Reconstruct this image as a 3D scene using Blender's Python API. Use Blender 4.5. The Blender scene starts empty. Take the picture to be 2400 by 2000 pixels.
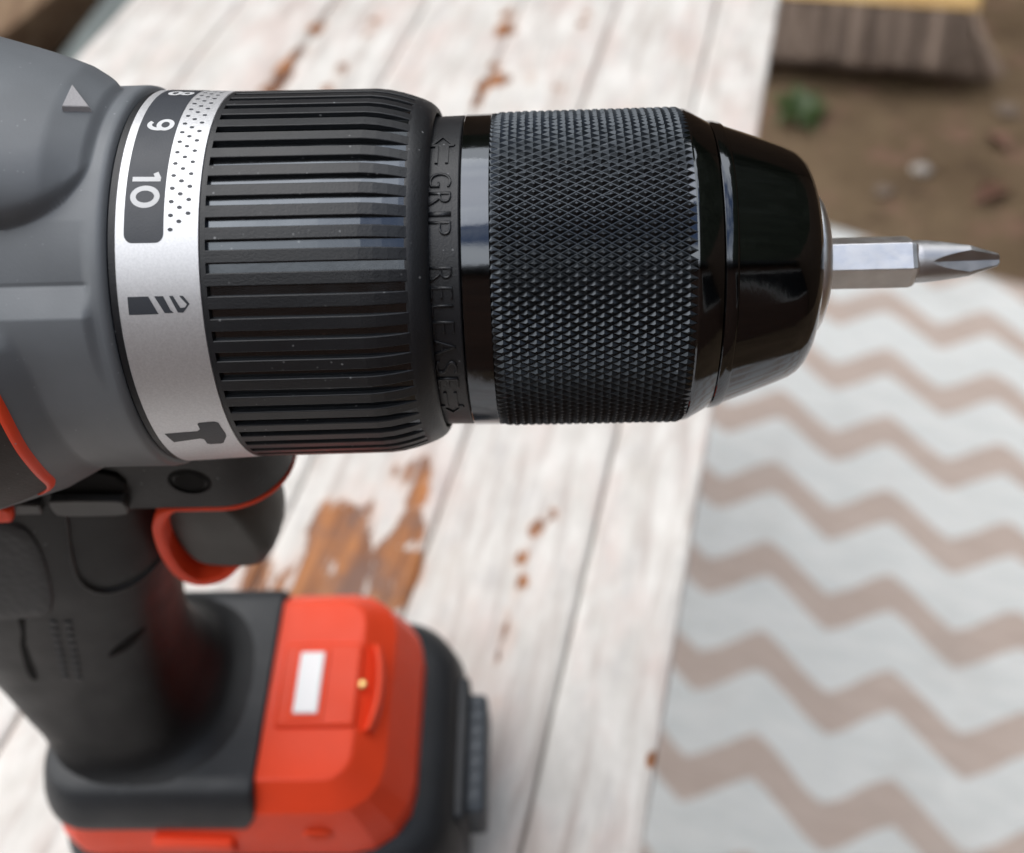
import bpy, bmesh, math, random
from mathutils import Matrix, Vector, noise
random.seed(7)
S = 0.001                      # the scene is planned in millimetres
PI = math.pi
scn = bpy.context.scene
C = scn.collection

# ---------------------------------------------------------------- camera
cd = bpy.data.cameras.new('camera')
cam = bpy.data.objects.new('camera', cd); C.objects.link(cam)
cam.matrix_world = Matrix(((0.99914647, 0.01931547, 0.03651363, 5.0869*S),
                           (0.00916016, 0.7583298, -0.65180672, -114.684*S),
                           (-0.04027933, 0.65158485, 0.75750561, 290.102*S),
                           (0, 0, 0, 1)))
cd.sensor_width = 36; cd.sensor_fit = 'HORIZONTAL'; cd.lens = 37.95
cd.clip_start = 0.005; cd.clip_end = 200
cd.dof.use_dof = True; cd.dof.focus_distance = 0.134; cd.dof.aperture_fstop = 16
scn.camera = cam

# ---------------------------------------------------------------- sky, sun, exposure
SUN_EL, SUN_AZ = math.radians(68), math.radians(300)
w = bpy.data.worlds.new('World'); scn.world = w; w.use_nodes = True
nt = w.node_tree; nt.nodes.clear()
def wn(t, **k):
    n = nt.nodes.new(t)
    for a, b in k.items(): setattr(n, a, b)
    return n
sky = wn('ShaderNodeTexSky', sky_type='NISHITA', sun_disc=False)
sky.sun_elevation = SUN_EL; sky.sun_rotation = SUN_AZ; sky.air_density = 1.0; sky.dust_density = 0.8
tc = wn('ShaderNodeTexCoord')
cl = wn('ShaderNodeTexNoise'); cl.inputs['Scale'].default_value = 2.1; cl.inputs['Detail'].default_value = 7; cl.inputs['Roughness'].default_value = .55
rp = wn('ShaderNodeValToRGB'); rp.color_ramp.elements[0].position = .47; rp.color_ramp.elements[1].position = .66
mx = wn('ShaderNodeMix', data_type='RGBA')
mx.inputs['B'].default_value = (12.0, 12.0, 11.9, 1)
bg = wn('ShaderNodeBackground'); bg.inputs['Strength'].default_value = .13
out = wn('ShaderNodeOutputWorld')
nt.links.new(tc.outputs['Generated'], cl.inputs['Vector'])
sz = wn('ShaderNodeSeparateXYZ'); nt.links.new(tc.outputs['Generated'], sz.inputs[0])
hz = wn('ShaderNodeMapRange'); hz.inputs['From Min'].default_value = .98; hz.inputs['From Max'].default_value = .70; hz.inputs['To Min'].default_value = -.05; hz.inputs['To Max'].default_value = .17
nt.links.new(sz.outputs['Z'], hz.inputs['Value'])
ad = wn('ShaderNodeMath', operation='ADD'); nt.links.new(cl.outputs['Fac'], ad.inputs[0]); nt.links.new(hz.outputs['Result'], ad.inputs[1])
nt.links.new(ad.outputs[0], rp.inputs['Fac'])
nt.links.new(rp.outputs['Color'], mx.inputs['Factor'])
nt.links.new(sky.outputs['Color'], mx.inputs['A'])
nt.links.new(mx.outputs['Result'], bg.inputs['Color'])
nt.links.new(bg.outputs['Background'], out.inputs['Surface'])
sd = bpy.data.lights.new('sun', 'SUN'); sd.energy = 1.3; sd.angle = math.radians(60); sd.color = (1, .96, .9)
sun = bpy.data.objects.new('sun', sd); C.objects.link(sun)
# sky sun_rotation is measured from +Y towards +X
sv = Vector((math.sin(SUN_AZ)*math.cos(SUN_EL), math.cos(SUN_AZ)*math.cos(SUN_EL), math.sin(SUN_EL)))
sun.rotation_euler = sv.to_track_quat('Z', 'Y').to_euler(); sun.location = sv*5
vs = scn.view_settings; vs.view_transform = 'Standard'; vs.look = 'None'; vs.gamma = 1; vs.exposure = 0.6
scn.render.engine = 'CYCLES'; scn.cycles.use_denoising = True
scn.cycles.max_bounces = 6

# ---------------------------------------------------------------- materials
class NT:
    def __init__(s, name):
        s.m = bpy.data.materials.new(name); s.m.use_nodes = True
        s.t = s.m.node_tree; s.b = s.t.nodes['Principled BSDF']
        s.co = s.t.nodes.new('ShaderNodeTexCoord')
    def n(s, t, ins=None, **k):
        n = s.t.nodes.new(t)
        for a, b in k.items(): setattr(n, a, b)
        for a, b in (ins or {}).items(): s.set(n.inputs[a], b)
        return n
    def set(s, inp, v):
        if hasattr(v, 'is_linked') or isinstance(v, bpy.types.NodeSocket): s.t.links.new(v, inp)
        else: inp.default_value = v
    def noise(s, scale, detail=4, rough=.55, vec=None, dist=0):
        n = s.n('ShaderNodeTexNoise', {'Scale': scale, 'Detail': detail, 'Roughness': rough, 'Distortion': dist})
        s.t.links.new(vec or s.co.outputs['Object'], n.inputs['Vector']); return n.outputs['Fac']
    def scale(s, v, vec=None):
        n = s.n('ShaderNodeMapping'); n.inputs['Scale'].default_value = v
        s.t.links.new(vec or s.co.outputs['Object'], n.inputs['Vector']); return n.outputs['Vector']
    def ramp(s, fac, *stops):
        n = s.n('ShaderNodeValToRGB'); e = n.color_ramp.elements
        while len(e) < len(stops): e.new(.5)
        for el, (p, c) in zip(e, stops):
            el.position = p; el.color = (c, c, c, 1) if not isinstance(c, tuple) else (*c, 1)
        s.t.links.new(fac, n.inputs['Fac']); return n.outputs['Color']
    def math(s, op, a, b=0, c=0):
        n = s.n('ShaderNodeMath', operation=op)
        s.set(n.inputs[0], a); s.set(n.inputs[1], b); s.set(n.inputs[2], c); return n.outputs[0]
    def mix(s, f, a, b, mode='MIX'):
        n = s.n('ShaderNodeMix', data_type='RGBA', blend_type=mode)
        s.set(n.inputs['Factor'], f)
        s.set(n.inputs['A'], (*a, 1) if isinstance(a, tuple) and len(a) == 3 else a)
        s.set(n.inputs['B'], (*b, 1) if isinstance(b, tuple) and len(b) == 3 else b)
        return n.outputs['Result']
    def bump(s, h, strength, dist, prev=None):
        n = s.n('ShaderNodeBump', {'Strength': strength, 'Distance': dist, 'Height': h})
        if prev: s.t.links.new(prev, n.inputs['Normal'])
        s.t.links.new(n.outputs['Normal'], s.b.inputs['Normal']); return n.outputs['Normal']
    def P(s, **k):
        for a, b in k.items():
            nm = {'base': 'Base Color', 'rough': 'Roughness', 'metal': 'Metallic', 'spec': 'Specular IOR Level', 'coat': 'Coat Weight'}[a]
            if isinstance(b, tuple) and len(b) == 3: b = (*b, 1)
            s.set(s.b.inputs[nm], b)
        return s

def dust(t, base, amount=.5, size=1000):
    """sparse pale specks of dust and lint on a dark part"""
    v = t.n('ShaderNodeTexVoronoi', {'Scale': size, 'Randomness': 1}); gp = t.n('ShaderNodeNewGeometry'); t.t.links.new(gp.outputs['Position'], v.inputs['Vector'])
    sp = t.ramp(v.outputs['Distance'], (.10, 1.0), (.18, 0.0))
    c = t.math('GREATER_THAN', t.math('FRACT', t.math('MULTIPLY', v.outputs['Color'], 7.31)), 1 - amount*.22)
    cl_ = t.ramp(t.noise(120, 3, .6, gp.outputs['Position']), (.42, 0), (.62, 1))
    f = t.math('MULTIPLY', t.math('MULTIPLY', t.math('MULTIPLY', sp, c), cl_), .5)
    return t.mix(f, base, (.32, .33, .34))
def plastic(name, col, rough=.45, grain=0.0, gsc=2500, spec=.5, dusty=.3, var=.12):
    t = NT(name)
    nz = t.noise(60, 4)
    base = t.mix(t.ramp(nz, (.3, 0), (.7, 1)), tuple(c*(1-var) for c in col), tuple(min(1, c*(1+var)) for c in col))
    if dusty: base = dust(t, base, dusty)
    r = t.ramp(t.noise(140, 4), (.3, rough-.05), (.7, rough+.06))
    t.P(base=base, rough=r, spec=spec)
    if grain: t.bump(t.noise(gsc, 2), grain, .0002)
    return t.m
M = {}
M['grey'] = plastic('grey_plastic', (.132, .145, .158), .48, .08, 3000, dusty=.8)
M['matte_black'] = plastic('matte_black_plastic', (.010, .0115, .014), .44, .2, 3000, dusty=1.1, spec=.45)
M['soft_black'] = plastic('soft_black_rubber', (.0175, .0205, .0245), .5, .3, 2200, dusty=.25)
M['handle'] = plastic('shaded_handle_plastic', (.0092, .0100, .0112), .46, .3, 2200, dusty=.3, spec=.3)  # darker copy of the cover black; near-side shade put into the colour
M['cavity'] = plastic('recess_shade_black', (.003, .003, .003), .7, dusty=0, spec=.12)  # near-black colour paints the shade of holes and recesses
def black_chrome(name, base, r, dusty):
    t = NT(name); sm = t.noise(260, 4, .6, t.scale((1, .25, .25)))
    t.P(base=dust(t, (*base, 1), dusty), rough=t.ramp(sm, (.3, r), (.75, r+.07)), metal=1.0); t.bump(t.noise(900, 3), .04, .0002); return t.m
M['groove'] = black_chrome('glossy_black_groove', (.085, .094, .105), .17, 1.4)
M['gloss'] = black_chrome('gloss_black_metal', (.085, .092, .102), .06, .15)
M['knurl'] = black_chrome('black_oxide_knurl', (.048, .054, .061), .33, .8)
M['orange'] = plastic('orange_red_plastic', (.90, .072, .022), .42, .10, 2000, dusty=.0, var=.05, spec=.28)
M['orange_trim'] = plastic('orange_trim_plastic', (.92, .075, .022), .45, .1, 2000, dusty=.1, var=.05, spec=.25)
M['trigger'] = plastic('olive_grey_trigger_plastic', (.043, .044, .040), .5, .1, dusty=.1)
M['switch'] = plastic('dim_grey_plastic', (.050, .051, .052), .45, .1, dusty=.1)
M['latch'] = plastic('slate_plastic', (.050, .062, .075), .5, .3, 1500, dusty=.1)
M['rubber_panel'] = plastic('dusty_brown_black_rubber', (.032, .024, .021), .6, .3, 1800, dusty=1.4)
M['print_dark'] = plastic('dark_print', (.028, .033, .042), .5, .15, 3500, dusty=.2)
M['print_white'] = plastic('pale_print', (.55, .56, .57), .5, .1, 3500, dusty=0)
M['pointer'] = plastic('pale_grey_print', (.42, .41, .42), .5, .3, 2500, dusty=0)
M['lens'] = plastic('white_lens', (.97, .97, .975), .2, 0, dusty=0, var=.02)
M['brass'] = NT('brass').P(base=(.75, .5, .2), rough=.35, metal=1.0).m
def silver():
    t = NT('satin_silver_paint')
    nz = t.noise(3200, 3, .7)
    base = t.mix(t.ramp(nz, (.3, 0), (.72, 1)), (.56, .57, .59), (.68, .69, .71))
    t.P(base=base, rough=t.ramp(nz, (.2, .44), (.8, .54)), metal=.75)
    t.bump(nz, .06, .0001); return t.m
M['silver'] = silver()
def steel(name, base, r0, scl, metal=1.0):
    t = NT(name)
    nz = t.noise(520, 6, .65, t.scale(scl)); n2 = t.noise(260, 5)
    t.P(base=t.mix(t.ramp(n2, (.35, 0), (.7, 1)), tuple(c*.85 for c in base), base), rough=t.ramp(nz, (.25, r0-.08), (.75, r0+.12)), metal=metal)
    t.bump(nz, .12, .0002); return t.m
M['steel'] = steel('bit_steel', (.80, .80, .80), .38, (1, 1.6, 1.6))
M['steel_tip'] = steel('blasted_tip_steel', (.54, .54, .55), .42, (1, 1, 1))

# ---------------------------------------------------------------- mesh helpers (world millimetres)
BASE = {}                                        # parent object -> world position of its origin in mm
def link(name, me, parent=None, origin=None):
    o = bpy.data.objects.new(name, me); C.objects.link(o)
    if parent is not None: o.parent = parent
    BASE[o] = BASE.get(parent, (0, 0, 0)) if parent is not None else (origin or (0, 0, 0))
    if parent is None: o.location = tuple(c*S for c in BASE[o])
    return o
def mesh(name, vs_, fs, mat, parent=None, origin=None, smooth=True, auto=None, bevel=0, bseg=2, mats=None, fm=None):
    b = BASE[parent] if parent is not None else (origin or (0, 0, 0))
    me = bpy.data.meshes.new(name)
    me.from_pydata([((x-b[0])*S, (y-b[1])*S, (z-b[2])*S) for x, y, z in vs_], [], fs)
    bm = bmesh.new(); bm.from_mesh(me); bmesh.ops.recalc_face_normals(bm, faces=bm.faces); bm.to_mesh(me); bm.free()
    for m in (mats or [mat]): me.materials.append(M[m] if isinstance(m, str) else m)
    if fm: me.polygons.foreach_set('material_index', fm)
    me.polygons.foreach_set('use_smooth', [smooth]*len(me.polygons))
    o = link(name, me, parent, origin)
    if bevel:
        md = o.modifiers.new('bevel', 'BEVEL'); md.width = bevel*S; md.segments = bseg; md.limit_method = 'ANGLE'; md.angle_limit = math.radians(35)
        md.harden_normals = False
    if auto is not None: me.set_sharp_from_angle(angle=math.radians(auto))
    return o
def thing(name, loc, label, cat, group=None):
    o = link(name, None, None, loc); o['label'] = label; o['category'] = cat
    if group: o['group'] = group
    o.empty_display_size = .02
    return o
def tag(o, label, cat, group=None):
    o['label'] = label; o['category'] = cat
    if group: o['group'] = group
    return o
H = 190.0                                        # height of the chuck axis above the table top
def cy(x, th, r):                                # point on the drill's axis system; 0 deg faces the viewer's side, 90 deg is up
    a = math.radians(th); return (x, -r*math.cos(a), H + r*math.sin(a))
def lathe(name, prof, mat, parent, seg=160, smooth=True, auto=28, phase=0, close=False):
    v, f = [], []
    for x, r in prof:
        for k in range(seg): v.append(cy(x, phase + 360*k/seg, r))
    n = len(prof)
    for i in range(n-1 + (1 if close else 0)):
        for k in range(seg):
            a, b = i*seg, ((i+1) % n)*seg; k2 = (k+1) % seg
            f.append((a+k, a+k2, b+k2, b+k))
    return mesh(name, v, f, mat, parent, smooth=smooth, auto=auto)
def wrap2d(name, polys, mat, parent, r, step=.4, thick=0, lift=.035, smooth=True):
    """flat outline(s) in (x mm, theta deg) laid on a cylinder of radius r(x); thick > 0 makes raised print"""
    bm = bmesh.new()
    for poly in polys:
        bm.faces.new([bm.verts.new((x, th, 0)) for x, th in poly])
    return wrap_bm(name, bm, mat, parent, r, thick, lift)
def wrap_bm(name, bm, mat, parent, r, thick, lift):
    bmesh.ops.triangulate(bm, faces=bm.faces)
    for it in range(6):                           # cut long edges so that the sheet follows the curve
        es = [e for e in bm.edges if abs(e.verts[0].co.y - e.verts[1].co.y) > 1.3]
        if not es: break
        bmesh.ops.subdivide_edges(bm, edges=es, cuts=1)
        bmesh.ops.triangulate(bm, faces=[f for f in bm.faces if len(f.verts) > 3])
    bmesh.ops.recalc_face_normals(bm, faces=bm.faces)
    if thick:
        bound = [e for e in bm.edges if e.is_boundary]
        top = bmesh.ops.extrude_edge_only(bm, edges=bound)
        low = {v for v in top['geom'] if isinstance(v, bmesh.types.BMVert)}
        for v in bm.verts: v.co.z = 0 if v in low else thick
    b = BASE[parent]; rr = r if callable(r) else (lambda x: r)
    for v in bm.verts:
        p = cy(v.co.x, v.co.y, rr(v.co.x) + lift*(0 if thick else 1) + v.co.z - (.05 if thick and v.co.z == 0 else 0))
        v.co = ((p[0]-b[0])*S, (p[1]-b[1])*S, (p[2]-b[2])*S)
    bmesh.ops.recalc_face_normals(bm, faces=bm.faces)
    me = bpy.data.meshes.new(name); bm.to_mesh(me); bm.free(); me.materials.append(M[mat])
    if thick == 0:
        # decal faces must look outwards
        c = Vector((0, -b[1]*S, (H-b[2])*S))
        flip = sum(1 if p.normal.dot(Vector((0, p.center.y-c.y, p.center.z-c.z))) > 0 else -1 for p in me.polygons) < 0
        if flip: me.flip_normals()
    return link(name, me, parent)
def glyph_bm(ch, x0, x1, t0, t1, bold=.0, base=None):
    """one character, its top towards +x and read towards falling theta, fitted to the box x0..x1, t0..t1"""
    cu = bpy.data.curves.new('glyph', 'FONT'); cu.body = ch; cu.offset = bold; cu.resolution_u = 6
    ob = bpy.data.objects.new('glyph', cu); C.objects.link(ob)
    dg = bpy.context.evaluated_depsgraph_get()
    me = bpy.data.meshes.new_from_object(ob.evaluated_get(dg))
    bpy.data.objects.remove(ob); bpy.data.curves.remove(cu)
    xs = [v.co.x for v in me.vertices]; ys = [v.co.y for v in me.vertices]
    a, b, c_, d = min(xs), max(xs), min(ys), max(ys)
    bm = bmesh.new(); bm.from_mesh(me); bpy.data.meshes.remove(me)
    bmesh.ops.remove_doubles(bm, verts=bm.verts, dist=1e-4)
    for v in bm.verts:
        u = (v.co.x-a)/(b-a); q = (v.co.y-c_)/(d-c_)
        v.co = (x0 + q*(x1-x0), t0 + u*(t1-t0), 0)
    return bm
def loft(name, rings, mat, parent, cap=(True, True), smooth=True, auto=40, bevel=0):
    n = len(rings[0]); v = [p for r in rings for p in r]; f = []
    for i in range(len(rings)-1):
        for k in range(n):
            k2 = (k+1) % n; f.append((i*n+k, i*n+k2, (i+1)*n+k2, (i+1)*n+k))
    if cap[0]: f.append(tuple(range(n))[::-1])
    if cap[1]: f.append(tuple((len(rings)-1)*n+k for k in range(n)))
    return mesh(name, v, f, mat, parent, smooth=smooth, auto=auto, bevel=bevel)
def rrect(x0, x1, hw, rc, z, k=8, rf=None):
    """rounded rectangle outline in plan; rc rear corner radius, rf front corner radius"""
    rf = rc if rf is None else rf; o = []
    for (sx, sy, a0, r) in ((1, -1, -90, rf), (1, 1, 0, rf), (-1, 1, 90, rc), (-1, -1, 180, rc)):
        cx = (x1-r) if sx > 0 else (x0+r); cyy = sy*(hw-r)
        for i in range(k+1):
            a = math.radians(a0 + 90*i/k); o.append((cx + r*math.cos(a), cyy + r*math.sin(a), z))
    return o
def side_prism(name, pts, y0, y1, mat, parent, bevel=0, seg=3, auto=40):
    n = len(pts); v = [(x, y0, z) for x, z in pts] + [(x, y1, z) for x, z in pts]
    f = [tuple(range(n)), tuple(range(2*n-1, n-1, -1))] + [(i, (i+1) % n, n+(i+1) % n, n+i) for i in range(n)]
    return mesh(name, v, f, mat, parent, auto=auto, bevel=bevel, bseg=seg)
def box(name, x0, x1, y0, y1, z0, z1, mat, parent=None, origin=None, bevel=0, seg=2):
    v = [(x, y, z) for x in (x0, x1) for y in (y0, y1) for z in (z0, z1)]
    f = [(0, 1, 3, 2), (4, 6, 7, 5), (0, 4, 5, 1), (2, 3, 7, 6), (0, 2, 6, 4), (1, 5, 7, 3)]
    return mesh(name, v, f, mat, parent, origin, auto=40, bevel=bevel, bseg=seg)
def smooth01(t): t = max(0, min(1, t)); return t*t*(3-2*t)
def catmull(pts, n=6, closed=False):
    o = []; m = len(pts)
    for i in range(m if closed else m-1):
        p = [pts[(i+j) % m] if closed else pts[max(0, min(m-1, i+j))] for j in (-1, 0, 1, 2)]
        for s in range(n):
            t = s/n
            o.append(tuple(.5*(2*p[1][k] + (p[2][k]-p[0][k])*t + (2*p[0][k]-5*p[1][k]+4*p[2][k]-p[3][k])*t*t + (3*p[1][k]-p[0][k]-3*p[2][k]+p[3][k])*t**3) for k in range(len(pts[0]))))
    if not closed: o.append(tuple(pts[-1]))
    return o

# ================================================================ THE SETTING
GZ = -650.0                                     # ground level below the table top
def ground_mat():
    t = NT('brown_earth_paving')
    a = t.noise(5, 6, .6); b = t.noise(28, 6, .65); c = t.noise(160, 5, .7)
    col = t.mix(t.ramp(a, (.35, 0), (.65, 1)), (.135, .092, .054), (.215, .152, .092))
    col = t.mix(t.ramp(b, (.52, 0), (.72, .8)), col, (.085, .055, .036))
    col = t.mix(t.ramp(t.noise(17, 4), (.54, 0), (.66, .65)), col, (.25, .145, .105))
    col = t.mix(t.ramp(c, (.55, 0), (.75, .5)), col, (.26, .21, .16))
    t.P(base=col, rough=.9, spec=.2)
    t.bump(t.math('ADD', b, t.math('MULTIPLY', c, .4)), .8, .02)
    return t.m
M['ground'] = ground_mat()
# one sheet: fine and slightly uneven near by, flat to the horizon
gv, gf = [], []
def axis_steps():
    s = [-60000, -20000, -8000, -4000, -2500]; s += list(range(-1600, 1700, 60)); s += [2600, 4000, 8000, 20000, 60000]; return s
GX = axis_steps(); GY = [y+900 for y in axis_steps()]
for y in GY:
    for x in GX:
        near = abs(x) < 1700 and abs(y-900) < 1700
        dz = 5*noise.noise((x*.006, y*.006, .3)) if near else 0
        if 120 < x < 900 and -300 < y < 1100: dz = min(dz, 0)*.3
        gv.append((x, y, GZ + dz - (4 if near else 4)))
nx = len(GX)
for j in range(len(GY)-1):
    for i in range(nx-1): gf.append((j*nx+i, j*nx+i+1, (j+1)*nx+i+1, (j+1)*nx+i))
g = mesh('ground', gv, gf, 'ground'); g['kind'] = 'structure'

# ---- plank table
PD = Vector((.22655, .97400)); PX = Vector((.97400, -.22655))     # along / across the planks
def tp(c, l, z): return (PX.x*c + PD.x*l, PX.y*c + PD.y*l, z)
CHIPS = []   # (x, y, radius, weight) of worn patches in the paint
for x, y, r, k in [(-88, 66, 9, .6), (-84, 67, 9, .6), (-77, 77, 8, .6), (-70, 88, 9, .6), (-65, 90, 9, .7), (-58, 81, 10, .65), (-59, 99, 6, .5), (-58, 111, 5, .4), (-48, 115, 5, .5), (-73, 66, 8, .6), (-62, 69, 9, .6),
                   (-40, 116, 5, .6), (-41, 105, 5, .6), (-42, 91, 6, .7), (-44, 78, 6, .7), (-47, 65, 6, .6), (-50, 84, 6, .6),
                   (-1, 91, 3.2, .6), (-5, 79, 3, .55), (4, 97, 2.4, .45), (-9, 51, 4, .45), (-14, 30, 2.6, .42), (15, 105, 2.6, .45), (19, 75, 3, .35), (-4, 71, 3, .55), (-11, 45, 3, .42), (-22, 65, 3.5, .3),
                   (-129, 357, 6, .6), (-125, 374, 6, .55), (-120, 392, 6, .55), (-115, 413, 6, .5), (-89, 407, 5, .5), (-86, 420, 5, .45), (-97, 373, 6, .5), (-101, 357, 5, .5),
                   (-29, 341, 5, .55), (-26, 355, 5, .6), (-16, 360, 5, .75), (-22, 374, 5, .55), (-14, 407, 5, .55), (-12, 424, 6, .5), (26, 411, 4, .55), (28, 421, 4, .5), (-3, 361, 4, .42), (10, 353, 4, .4),
                   (31, 12, 1.6, 1.0), (-150, 40, 5, .35), (-60, 300, 6, .3), (60, 300, 5, .3)]:
    CHIPS.append((x, y, r, k))
def table_mat():
    t = NT('worn_white_painted_wood')
    at = t.n('ShaderNodeAttribute', attribute_name='wear'); bias = at.outputs['Fac']
    geo = t.n('ShaderNodeNewGeometry'); pos = geo.outputs['Position']
    mp = t.n('ShaderNodeMapping', vector_type='TEXTURE'); mp.inputs['Rotation'].default_value = (0, 0, -math.atan2(PD.x, PD.y))
    t.t.links.new(pos, mp.inputs['Vector']); v = mp.outputs['Vector']
    grain = t.noise(160, 6, .62, t.scale((1, .10, 1), v), .4)
    blot = t.noise(70, 6, .68, t.scale((1, .45, 1), v))
    fine = t.noise(520, 4, .6, t.scale((1, .35, 1), v))
    col = t.mix(t.ramp(blot, (.36, 0), (.66, 1)), (.53, .51, .475), (.695, .675, .64))
    col = t.mix(t.ramp(t.noise(38, 6, .66, t.scale((1, .45, 1), v)), (.48, 0), (.66, .75)), col, (.57, .465, .425))       # pinkish old coat
    col = t.mix(t.ramp(t.noise(120, 6, .68, t.scale((1, .35, 1), t.n('ShaderNodeVectorMath', {0: v, 1: (3.1, 1.7, 0)}, operation='ADD').outputs[0])), (.52, 0), (.70, .55)), col, (.40, .385, .38))   # grey scuffs
    col = t.mix(t.ramp(grain, (.50, 0), (.66, .7)), col, (.36, .30, .27))
    col = t.mix(t.ramp(t.noise(24, 6, .7, t.scale((1, .5, 1), v)), (.53, 0), (.72, .5)), col, (.42, .36, .30))
    # worn through to brown wood
    wz = t.math('ADD', t.math('ADD', t.math('MULTIPLY', grain, .45), t.math('MULTIPLY', t.math('MULTIPLY_ADD', t.noise(95, 6, .66, t.scale((1, .3, 1), v)), 2.5, -.75), .55)), bias)
    chip = t.ramp(wz, (.87, 0), (.93, 1))
    wood = t.mix(t.ramp(grain, (.35, 0), (.65, 1)), (.14, .048, .018), (.43, .165, .045))
    wood = t.mix(t.ramp(t.noise(60, 3, .5, v), (.45, 0), (.6, .8)), wood, (.16, .085, .06))
    col = t.mix(chip, col, wood)
    halo = t.ramp(wz, (.74, 0), (.87, .35), (.89, 0))
    col = t.mix(halo, col, (.62, .42, .32))
    t.P(base=col, rough=t.ramp(fine, (.3, .42), (.7, .62)), spec=.4)
    h = t.math('SUBTRACT', t.math('ADD', t.math('MULTIPLY', grain, .25), t.math('MULTIPLY', fine, .25)), t.math('MULTIPLY', chip, .9))
    t.bump(h, .6, .0008)
    return t.m
M['plank'] = table_mat()
M['leg_paint'] = plastic('old_white_leg_paint', (.62, .60, .56), .6, .3, 300, dusty=0)
TAB0 = tp(-145, 180, GZ)
table = thing('plank_table', TAB0, 'narrow table of worn white painted planks under the power drill', 'table')
edges = [29.4, -2.3, -54.3, -104.2, -155.4, -206.3, -257.5, -320]
for i in range(len(edges)-1):
    c1, c0 = edges[i]-.36, edges[i+1]+.36
    l0, l1 = -330 + 3*random.random(), 700 + 3*random.random()
    dz = (random.random()-.5)*.5 - .25
    ncx = max(10, int((c1-c0)/2.6)); nl = 380
    bev = .8
    us = [c0, c0+.35, c0+bev] + [c0+bev + (c1-c0-2*bev)*k/ncx for k in range(1, ncx)] + [c1-bev, c1-.35, c1]
    def zof(c):
        d = min(c-c0, c1-c)
        return -bev*.9 if d < .01 else (-.32 if d < .5 else 0)
    v, f = [], []; m = len(us)
    for a in range(nl+1):
        l = l0 + (l1-l0)*a/nl
        for c in us:
            e = min(c-c0, c1-c)
            wob = .35*noise.noise((c*.3+i*9, l*.05, 0)) if e < .5 else 0
            v.append(tp(c + (wob if c > (c0+c1)/2 else -wob)*0.7, l, dz + zof(c) + .10*noise.noise((c*.08+i*5, l*.012, 2))))
    top = len(v)
    for a in range(nl):
        for k in range(m-1): f.append((a*m+k, a*m+k+1, (a+1)*m+k+1, (a+1)*m+k))
    # sides, ends and underside
    lo = []
    for a in (0, nl):
        l = l0 if a == 0 else l1
        for c in (c0, c1): v.append(tp(c, l, -18))
    f.append(tuple(a*m for a in range(nl+1)) + (top+2, top)); f.append(tuple(a*m+m-1 for a in range(nl, -1, -1)) + (top+1, top+3))
    f.append(tuple(range(m-1, -1, -1)) + (top, top+1)); f.append(tuple(nl*m+k for k in range(m)) + (top+3, top+2)); f.append((top, top+2, top+3, top+1))
    o = mesh('plank', v, f, 'plank', table, auto=50)
    at = o.data.attributes.new('wear', 'FLOAT', 'POINT'); vals = []
    for (x, y, z) in v:
        s = 0
        for (cx, cyy, r, k) in CHIPS:
            dx, dy = x-cx, y-cyy
            a_ = PX.x*dx + PX.y*dy; b_ = (PD.x*dx + PD.y*dy)*.62
            q = (a_*a_ + b_*b_)/(r*r)
            if q < 6: s = max(s, k*math.exp(-q*.6)*.92)
        vals.append(s)
    at.data.foreach_set('value', vals)
for l in (-250, 160, 590):
    v = [tp(c, l+d, z) for c in (-300, 10) for d in (-20, 20) for z in (-44, -18.5)]
    mesh('batten', v, [(0, 1, 3, 2), (4, 6, 7, 5), (0, 4, 5, 1), (2, 3, 7, 6), (0, 2, 6, 4), (1, 5, 7, 3)], 'leg_paint', table, auto=40, bevel=1.5)
for l in (-250, 590):
    for c in (-260, -70):
        v = [tp(c+a, l+b, z) for a in (-19, 19) for b in (-19, 19) for z in (GZ, -44.5)]
        mesh('leg', v, [(0, 1, 3, 2), (4, 6, 7, 5), (0, 4, 5, 1), (2, 3, 7, 6), (0, 2, 6, 4), (1, 5, 7, 3)], 'leg_paint', table, auto=40, bevel=2)

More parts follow.
